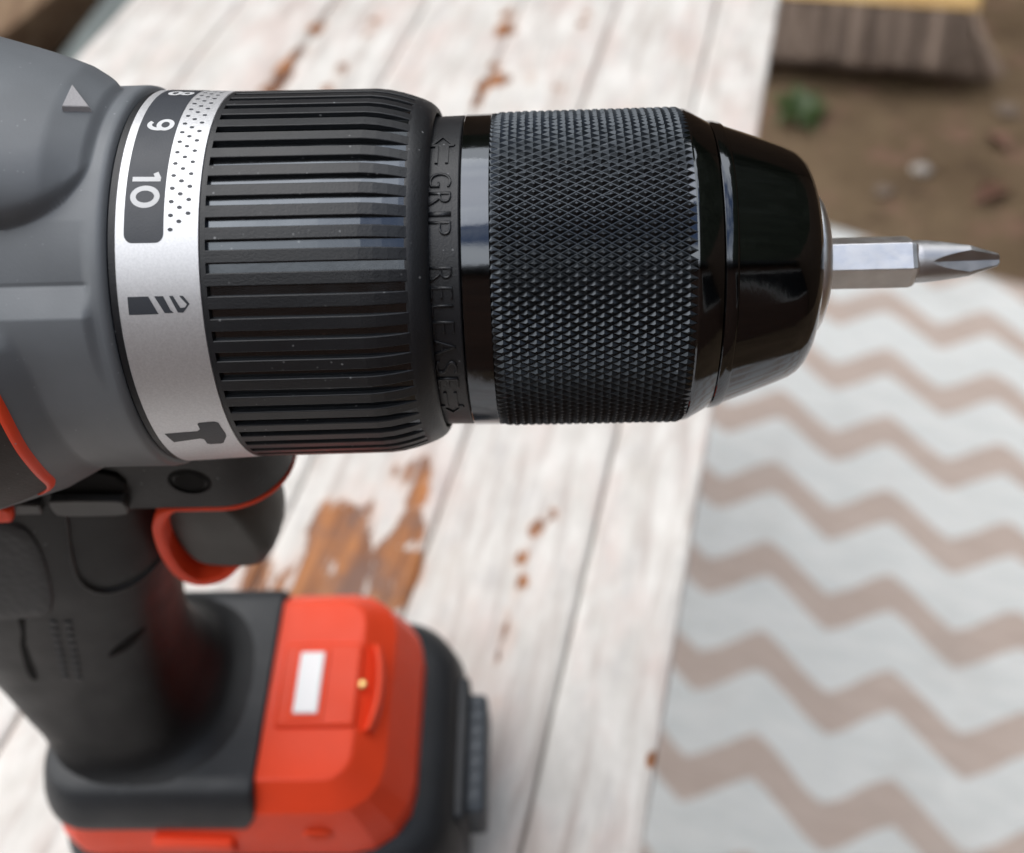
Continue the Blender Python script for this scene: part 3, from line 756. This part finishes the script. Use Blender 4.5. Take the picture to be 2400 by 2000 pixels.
# ---- chuck
chuck = lathe('chuck_collar', [(-10.5, 20.6), (-10.4, 21.05), (-7, 21.12), (-5.75, 21.15), (-5.6, 21.05), (-5.58, 20.5)], 'matte_black', drill, 200)
def col_r(x): return 21.1
LET = [('G', 73.2, 5.6), ('R', 66.0, 5.0), ('I', 60.6, 1.6), ('P', 55.8, 4.8), ('R', 40.6, 5.2), ('E', 34.6, 4.4), ('L', 28.7, 4.2), ('E', 23.0, 4.5), ('A', 15.6, 5.8), ('S', 7.4, 5.4), ('E', .3, 5.0)]
for ch, th, wd in LET:
    wrap_bm('letter', glyph_bm(ch, -9.25, -6.55, th+wd/2, th-wd/2, -.012), 'matte_black', chuck, col_r, .2, 0)
def strip(p, q, wd):
    # thin bar between two (x, arc mm) points, returned as (x, deg)
    d_ = Vector((q[0]-p[0], q[1]-p[1])).normalized(); n2 = Vector((-d_.y, d_.x))*wd/2
    return [(c.x, math.degrees(c.y/21.1)) for c in (Vector(p)+n2, Vector(q)+n2, Vector(q)-n2, Vector(p)-n2)]
for tip, sg in ((94.5, 1), (-18.8, -1)):
    t0 = math.radians(tip)*21.1
    for p, q in (((-7.85, t0), (-9.3, t0-2.0*sg)), ((-7.85, t0), (-6.4, t0-2.0*sg)), ((-9.3, t0-2*sg), (-8.5, t0-2.0*sg)), ((-6.4, t0-2*sg), (-7.2, t0-2.0*sg)), ((-8.5, t0-1.9*sg), (-8.5, t0-5.2*sg)), ((-7.2, t0-1.9*sg), (-7.2, t0-5.2*sg))):
        wrap2d('arrow_stroke', [strip(p, q, .38)], 'matte_black', chuck, col_r, thick=.2)
KB = 21.08
sleeve = lathe('chuck_sleeve', [(-5.5, 20.4), (-5.48, 21.15), (-5.35, 21.28), (-2.0, 21.3), (-1.8, KB), (23.0, KB), (23.2, 21.22), (23.6, 21.12), (26.1, 19.72), (26.4, 19.55), (26.42, 19.0)], 'gloss', drill, 220)
# knurl: truncated diamond pyramids
NC = 120; AX = 2.07; KT = 3.0; KP = 1.5; xk0, xk1 = -2.75, 24.1
v, f = [], []
ncell = int((xk1-xk0)/(AX/2))-2
for j in range(ncell+1):
    xc = xk0 + AX/2*(j+1)
    for k in range(NC):
        tcn = KT*k + (KT/2 if j % 2 else 0)
        edge = min(1, .5 + .5*min(xc-xk0-AX/2, xk1-xc-AX/2)/1.2)
        hgt = .38*edge*(.93+.14*random.random())
        o = len(v)
        for sc, r in ((1.0, KB+.035), (.90, KB+.035), (.22, KB+hgt)):
            for dx, dt in ((AX/2, 0), (0, KT/2), (-AX/2, 0), (0, -KT/2)):
                jx = .02*random.gauss(0, 1) if sc < .5 else 0
                v.append(cy(min(max(xc+dx*sc+jx, xk0-.15), xk1+.1), tcn+dt*sc+jx*2, r))
        for a in range(4):
            b = (a+1) % 4
            f += [(o+a, o+b, o+4+b, o+4+a), (o+4+a, o+4+b, o+8+b, o+8+a)]
        f.append((o+8, o+9, o+10, o+11))
kn = mesh('knurling', v, f, 'knurl', sleeve, smooth=False)
nose = lathe('chuck_nose', [(26.5, 18.8), (26.52, 19.4), (26.7, 19.56), (27.1, 19.55), (28.0, 19.36), (28.25, 19.2), (28.35, 19.0), (30, 18.42), (32, 17.72), (34, 17.0), (36, 16.25), (37.6, 15.6), (38.5, 15.05), (39.3, 14.2), (39.85, 13.2), (40.2, 12.0), (40.4, 10.8), (40.5, 9.7)], 'gloss', drill, 200, auto=30)
M['washer'] = steel('satin_washer_steel', (.9, .91, .92), .34, (1, 1, 1))
lathe('nose_washer', [(40.0, 9.9), (41.0, 9.85), (41.5, 9.6), (42.0, 8.9), (42.35, 8.0), (42.5, 6.6), (42.5, 4.3), (40.5, 4.2), (40, 4.2)], 'washer', drill, 120)

# ---- lower body: chin, handle, trigger and switches
def chin_ring(z, ins, dx=0): return rrect(-92+ins, -37.3-ins+dx, 13-ins, 3, z, 10, 10.5)
chin = loft('nose_shell', [chin_ring(153.2, .5), chin_ring(153.5, .12), chin_ring(154.2, 0), chin_ring(160, 0), chin_ring(166, 0, .5), chin_ring(170.4, 0, .8), chin_ring(170.6, 1)], 'handle', drill, auto=40)
v, f = [], []
for r_, yy in ((3.4, -13.05), (2.7, -13.3), (2.6, -11.2)):      # boss ring round the dark hole
    for k in range(28): a = 2*PI*k/28; v.append((-50.9+r_*math.cos(a), yy, 160.3+r_*.9*math.sin(a)))
for i in range(2):
    for k in range(28): f.append((i*28+k, i*28+(k+1) % 28, (i+1)*28+(k+1) % 28, (i+1)*28+k))
mesh('screw_boss', v, f, 'cavity', chin)
bmv = []; 
sc_v = [(-50.9+2.3*math.cos(2*PI*k/24), -13.12, 160.3+2.1*math.sin(2*PI*k/24)) for k in range(24)]
mesh('screw_hole_shade', sc_v, [tuple(range(24))], 'cavity', chin)  # flat disc coloured near-black for the shade inside the hole
side_prism('recess_shade', [(-62.5, 157.5), (-61, 158.8), (-60.5, 161), (-61.5, 163), (-64, 164), (-76, 164), (-78, 158)], -13.6, -12.5, 'cavity', chin, bevel=.6)  # raised block coloured near-black to stand for a shaded hollow
def sect(xf, xb, hw, z, n=40, e=2.5, sh=0):
    cx, a = (xf+xb)/2, (xf-xb)/2; o = []
    for k in range(n):
        t_ = 2*PI*k/n; c, s_ = math.cos(t_), math.sin(t_)
        o.append((cx + a*math.copysign(abs(c)**(2/e), c) + sh*math.copysign(abs(c)**(2/e), c)*0, hw*math.copysign(abs(s_)**(2/e), s_), z))
    return o
keys = [(166, -60, -104, 12.8), (158, -59.5, -108, 13.4), (150, -60, -111, 14.2), (142, -61.2, -113, 15), (132, -62.6, -114.5, 15.8), (120, -66.5, -116, 16), (108, -69.6, -115.5, 16), (97, -72, -114.2, 16.2), (88, -73.2, -113, 16.8), (80, -72.5, -111.6, 18.2), (75, -71.2, -110.6, 19.0), (71.8, -69.0, -109.8, 20.6), (70.2, -66.2, -109.2, 22.2), (69.3, -63.0, -108.8, 23.6)]
kk = catmull(keys, 4)
handle = loft('handle', [sect(xf, xb, hw, z) for z, xf, xb, hw in kk], 'handle', drill, cap=(True, True), auto=60)
def hw_at(x, z):
    ks = sorted(kk); z = max(ks[0][0], min(ks[-1][0], z))
    for p, q in zip(ks, ks[1:]):
        if p[0] <= z <= q[0]:
            t_ = (z-p[0])/max(1e-6, q[0]-p[0]); xf, xb, hw = (p[i]+(q[i]-p[i])*t_ for i in (1, 2, 3)); break
    cx, a = (xf+xb)/2, (xf-xb)/2; u = min(.999, abs((x-cx)/a)); return hw*(1-u**2.5)**(1/2.5)
def on_handle(x, z, up): return (x, -(hw_at(x, z)+up), z)
def handle_patch(name, outline, mat, up, parent, drop=.6, rings=5):
    """a pad with a rounded edge following the side of the handle"""
    cx, cz = sum(p[0] for p in outline)/len(outline), sum(p[1] for p in outline)/len(outline)
    v, f = [], []; n = len(outline)
    prof = [(1.0, -drop), (.985, up*.5), (.95, up)] + [(.95*(1-k/rings), up) for k in range(1, rings)]
    for sc, u in prof:
        for x, z in outline: v.append(on_handle(cx+(x-cx)*sc, cz+(z-cz)*sc, u))
    for i in range(len(prof)-1):
        for k in range(n): f.append((i*n+k, i*n+(k+1) % n, (i+1)*n+(k+1) % n, (i+1)*n+k))
    f.append(tuple((len(prof)-1)*n+k for k in range(n)))
    return mesh(name, v, f, mat, parent, auto=60)
t = NT('ribbed_grip_rubber'); wv = t.n('ShaderNodeTexWave', {'Scale': 330, 'Distortion': .6, 'Detail': 2}, bands_direction='X'); t.t.links.new(t.co.outputs['Object'], wv.inputs['Vector'])
t.P(base=(.009, .009, .010), rough=.6); t.bump(wv.outputs['Fac'], .5, .0004); M['grip'] = t.m
pad = catmull([(-72, 153.2), (-66, 153.0), (-61.8, 151.6), (-61.6, 146), (-61.7, 140), (-63, 134.5), (-66.6, 131.4), (-71, 130.8), (-74.2, 132.2), (-75.8, 136.5), (-75, 143), (-73.4, 149.5)], 4, True)
handle_patch('grip_pad', pad, 'grip', -.25, handle, drop=1.2)
rim = []
n = len(pad); v, f = [], []
cx, cz = sum(p[0] for p in pad)/n, sum(p[1] for p in pad)/n
for sc, u in ((.985, -.5), (1.0, .4), (1.03, .65), (1.09, .4), (1.14, -.2)):
    for x, z in pad: v.append(on_handle(cx+(x-cx)*sc, cz+(z-cz)*sc, u))
for i in range(4):
    for k in range(n): f.append((i*n+k, i*n+(k+1) % n, (i+1)*n+(k+1) % n, (i+1)*n+k))
mesh('grip_rim', v, f, 'handle', handle)
t = NT('pimpled_grip_rubber'); vo = t.n('ShaderNodeTexVoronoi', {'Scale': 620}); t.t.links.new(t.co.outputs['Object'], vo.inputs['Vector'])
t.P(base=(.014, .016, .019), rough=.55); t.bump(vo.outputs['Distance'], .35, .0003); M['pimple'] = t.m
handle_patch('rear_grip', catmull([(-82, 152), (-79.5, 148), (-80.5, 138), (-83.5, 128), (-88, 126), (-96, 126), (-101, 135), (-99, 148), (-92, 153)], 4, True), 'pimple', .45, handle)
handle_patch('rear_strip', catmull([(-88.6, 127.5), (-90.2, 127.3), (-93.6, 113), (-95.6, 103), (-97.0, 104), (-94, 116)], 4, True), 'cavity', .1, handle)
for i in range(9):
    for j in range(2):
        x0, z0 = -85.0-.62*i+2.4*j, 123.6-2.5*i-.7*j
        handle_patch('grip_nub', [(x0+.75*math.cos(a), z0+.85*math.sin(a)) for a in [2*PI*q/8 for q in range(8)]], 'soft_black', .22, handle, drop=.2, rings=1)
handle_patch('vent_slot', catmull([(-79.9, 108.4), (-76, 109.4), (-72.6, 112.6), (-73.2, 113.6), (-77, 112), (-79.6, 109.8)], 3, True), 'cavity', .08, handle, drop=.2, rings=2)
side_prism('direction_switch', catmull([(-73.4, 157.6), (-72.2, 158.4), (-63, 158.2), (-61.6, 157.2), (-61.6, 155.4), (-63.4, 154.3), (-72, 154.3), (-73.4, 155.2)], 3, True), -14.9, -10, 'switch', drill, bevel=1.2)
side_prism('lock_tab', [(-86, 158.3), (-80.0, 158.2), (-79.2, 157.2), (-80.2, 154.2), (-86, 153.9)], -16.0, -12, 'orange_trim', drill, bevel=.7)
side_prism('spacer', [(-79.6, 157.6), (-75.2, 157.2), (-75.6, 154.6), (-80.2, 154.6)], -14.7, -12, 'switch', drill, bevel=.4)
# orange bezel round the trigger opening: a bent strip
def plate_ring(z, ins): return rrect(-57.5+ins, -37.2-ins, 13.05-ins, 1, z, 10, 10.5)
loft('bezel_plate', [plate_ring(152.5, .35), plate_ring(152.65, .05), plate_ring(153.0, 0), plate_ring(153.19, .2)], 'orange_trim', drill, auto=40)
bez = catmull([(-50.5, 152.9, 13), (-53.6, 153.0, 13), (-55.6, 152.6, 13), (-57.2, 151.3, 13), (-59.1, 147.9, 12.5), (-60.3, 142.9, 12), (-61.2, 136.3, 11), (-61.0, 129.8, 10), (-59.2, 125.9, 9), (-55.2, 126.0, 8), (-51.8, 127.9, 7)], 6)
v, f = [], []; nb = len(bez)
for i, (x, z, wdt) in enumerate(bez):
    a = Vector(bez[max(0, i-1)][:2]); b = Vector(bez[min(nb-1, i+1)][:2]); d_ = (b-a).normalized(); n2 = Vector((d_.y, -d_.x))
    u = i/(nb-1); th_ = (.12 + 1.3*smooth01((u-.08)/.25))*(1-.75*smooth01((u-.86)/.14))
    for sy, k in ((-1, .25), (-1, .85), (-.97, 1.0), (.97, 1.0), (1, .6), (1, -.4), (-.97, -.4), (-1, -.1)):
        v.append((x+n2.x*th_*k, sy*(wdt-.3+.5*smooth01((u-.05)/.2)), z+n2.y*th_*k))
for i in range(nb-1):
    for k in range(8): f.append((i*8+k, i*8+(k+1) % 8, i*8+8+(k+1) % 8, i*8+8+k))
f.append(tuple(range(8))); f.append(tuple((nb-1)*8+k for k in range(8)))
mesh('trigger_bezel', v, f, 'orange_trim', drill, auto=50)
trg = catmull([(-60.6, 148.0), (-54, 149.0), (-49.6, 148.2), (-46.7, 145.8), (-45.0, 142), (-43.8, 137), (-43.6, 133), (-45.4, 130.0), (-49.0, 129.0), (-56.8, 129.7), (-59.6, 133.0), (-60.6, 141)], 4, True)
def trig_lamina(y, ins):
    rec = 3.2*(1-math.sqrt(max(0, 1-(abs(y)/8.62)**2))); o = []
    for x, z in trg:
        w_ = smooth01((x+52)/9); sc = 1-ins/9; o.append((-52 + (x - rec*w_ + 52)*sc, y, 139 + (z-139)*sc))
    return o
loft('trigger', [trig_lamina(y, i) for y, i in ((-8.6, 1.5), (-8.45, .8), (-8.0, .3), (-7.2, .05), (-5.5, 0), (-3, 0), (0, 0), (3, 0), (5.5, 0), (7.2, .05), (8.0, .3), (8.45, .8), (8.6, 1.5))], 'trigger', drill, auto=60)

# ---- foot: orange shell, black cover, lamp
def foot_ring(xr, x1, hw, z, fr):
    return rrect(xr, x1, hw, 10, z, 4, fr)
shell = loft('foot_shell', [foot_ring(-103, -39.6, 22.0, 68.2, 6), foot_ring(-107, -33.0, 27.2, 62.4, 11), foot_ring(-108.6, -27.8, 29.6, 51.5, 14), foot_ring(-108.6, -27.6, 29.8, 45, 14), foot_ring(-108.0, -28.2, 29.2, 44.2, 14)], 'orange', drill, auto=17, bevel=.7)
def cov(x0, x1, hw, z, rc): return rrect(x0, x1, hw, rc, z, 8, 1.2)
loft('foot_cover', [cov(-103.5, -60.3, 21.8, 69.5, 9), cov(-105.8, -60.0, 24.0, 69.1, 10), cov(-107.4, -59.8, 25.8, 67.6, 11), cov(-108.6, -59.9, 27.4, 64.4, 12), cov(-109.4, -60.4, 28.4, 61.2, 12), cov(-109.6, -62, 29.0, 58.6, 12), cov(-109.2, -63.5, 28.6, 57.8, 12)], 'soft_black', drill, auto=50)
# lamp housing on the foot
boss = box('lamp_housing', -57.6, -39.4, -10.4, 10.4, 66.5, 69.2, 'orange', shell, bevel=.9, seg=3)
box('lamp_seat', -54.6, -46.8, -8.9, 8.9, 69.21, 69.5, 'orange_trim', boss, bevel=.2)
box('lamp_lens', -53.5, -47.9, -7.6, 7.6, 69.3, 70.0, 'lens', boss, bevel=.5, seg=3)
v, f = [], []
arc = [(-38.4+1.9*math.sin(PI*k/14)**.7, -10.6+21.2*k/14) for k in range(15)]
for x, y in arc:
    for dx, dz in ((-.9, -1.6), (-.85, 0), (-.3, .5), (.5, .3), (.8, -.4), (.85, -2.2)): v.append((x+1.6+dx, y, 68.0+dz - (.8 if abs(y) > 9.5 else 0)))
for i in range(14):
    for k in range(5): f.append((i*6+k, i*6+k+1, i*6+7+k, i*6+6+k))
mesh('lamp_lip', v, f, 'orange', shell)
sv_ = [(-38.9+1.2*math.cos(2*PI*k/20)*s_, .2+1.2*math.sin(2*PI*k/20)*s_, 68.15+z) for s_, z in ((1, 0), (.9, .35), (.4, .4)) for k in range(20)]
mesh('screw_head', sv_, [(i*20+k, i*20+(k+1) % 20, (i+1)*20+(k+1) % 20, (i+1)*20+k) for i in range(2) for k in range(20)] + [tuple(40+k for k in range(20))], 'brass', shell)
side_prism('side_pad', [(-84, 55.2), (-66.5, 53.8), (-66, 49.2), (-83.5, 50.4)], -31.2, -28.6, 'orange', shell, bevel=.9)
v = [(-47.5+2.6*math.cos(2*PI*k/20)*s_, -29.15-z, 55.2+1.5*math.sin(2*PI*k/20)*s_) for s_, z in ((1.3, -.3), (1.0, .45), (.7, -.1)) for k in range(20)]
mesh('side_dimple', v, [(i*20+k, i*20+(k+1) % 20, (i+1)*20+(k+1) % 20, (i+1)*20+k) for i in range(2) for k in range(20)] + [tuple(40+k for k in range(20))], 'orange_trim', shell)

# ---- battery pack
pack = loft('battery_pack', [rrect(-106, -30, 28.5, 12, 45.2, 8, 14), rrect(-108.5, -24, 30.6, 13, 44.0, 8, 15), rrect(-111, -20.5, 32.8, 14, 39.5, 8, 15), rrect(-112, -18.6, 33.8, 14, 31, 8, 15), rrect(-112, -18.2, 34, 14, 3, 8, 15), rrect(-110, -20, 32.2, 13, .02, 8, 14)], 'soft_black', drill, auto=45)
latch = box('latch_button', -20.4, -12.8, -15.6, 15.6, 17, 33, 'latch', pack, bevel=1.6, seg=3)
box('latch_rim', -21.5, -17.2, -18.6, 18.6, 14, 36.5, 'soft_black', pack, bevel=1.2)
for k in range(7): box('latch_ridge', -18.6+.01, -14.2, -13.6+4.15*k, -12.2+4.15*k, 32.6, 33.5, 'latch', latch, bevel=.3)

# ================================================================ THE SCREWDRIVER BIT (held in the chuck)
bit = thing('screwdriver_bit', (50, 0, H), 'short steel cross-head screwdriver bit held in the chuck', 'screwdriver bit')
RH = 6.35/2/math.cos(PI/6)
rings = []
for x, sc in ((38, 1), (54.3, 1), (54.9, .955), (55.3, .86)):
    rings.append([cy(x, 56+30+60*k, RH*sc) for k in range(6)])
hexs = loft('hex_shank', rings, 'steel', bit, smooth=False, auto=None, bevel=.12)
def tip_r(x, fi):
    if x < 55.6: rc = 2.86
    elif x < 62.4: rc = 2.92 - (x-55.6)*.055
    else: rc = 2.55 - (x-62.4)*.35
    if x > 66.5: rc -= (x-66.5)*.8
    rc = max(rc, .35)
    g = 2.92*(1-((x-57.0)/9.6)**.8*.80) if x > 57.0 else 9
    d_ = (fi+45) % 90 - 45; d_ = math.radians(abs(d_)); alpha = math.radians(66 if x > 57 else 60)
    den = math.cos(d_) - math.sin(d_)/math.tan(alpha)
    rf = g/den if den > .02 else 99
    return min(rc, rf)
v, f = [], []; NF = 176
xs = [55.0, 55.25, 55.6] + [56.0+.12*k for k in range(91)]
xs = [x for x in xs if x <= 66.85]
for x in xs:
    for k in range(NF):
        fi = 360*k/NF; v.append(cy(x, 39+fi, tip_r(x, fi)))
for i in range(len(xs)-1):
    for k in range(NF): f.append((i*NF+k, i*NF+(k+1) % NF, (i+1)*NF+(k+1) % NF, (i+1)*NF+k))
f.append(tuple((len(xs)-1)*NF+k for k in range(NF)))
mesh('cross_tip', v, f, 'steel_tip', bit, auto=24)
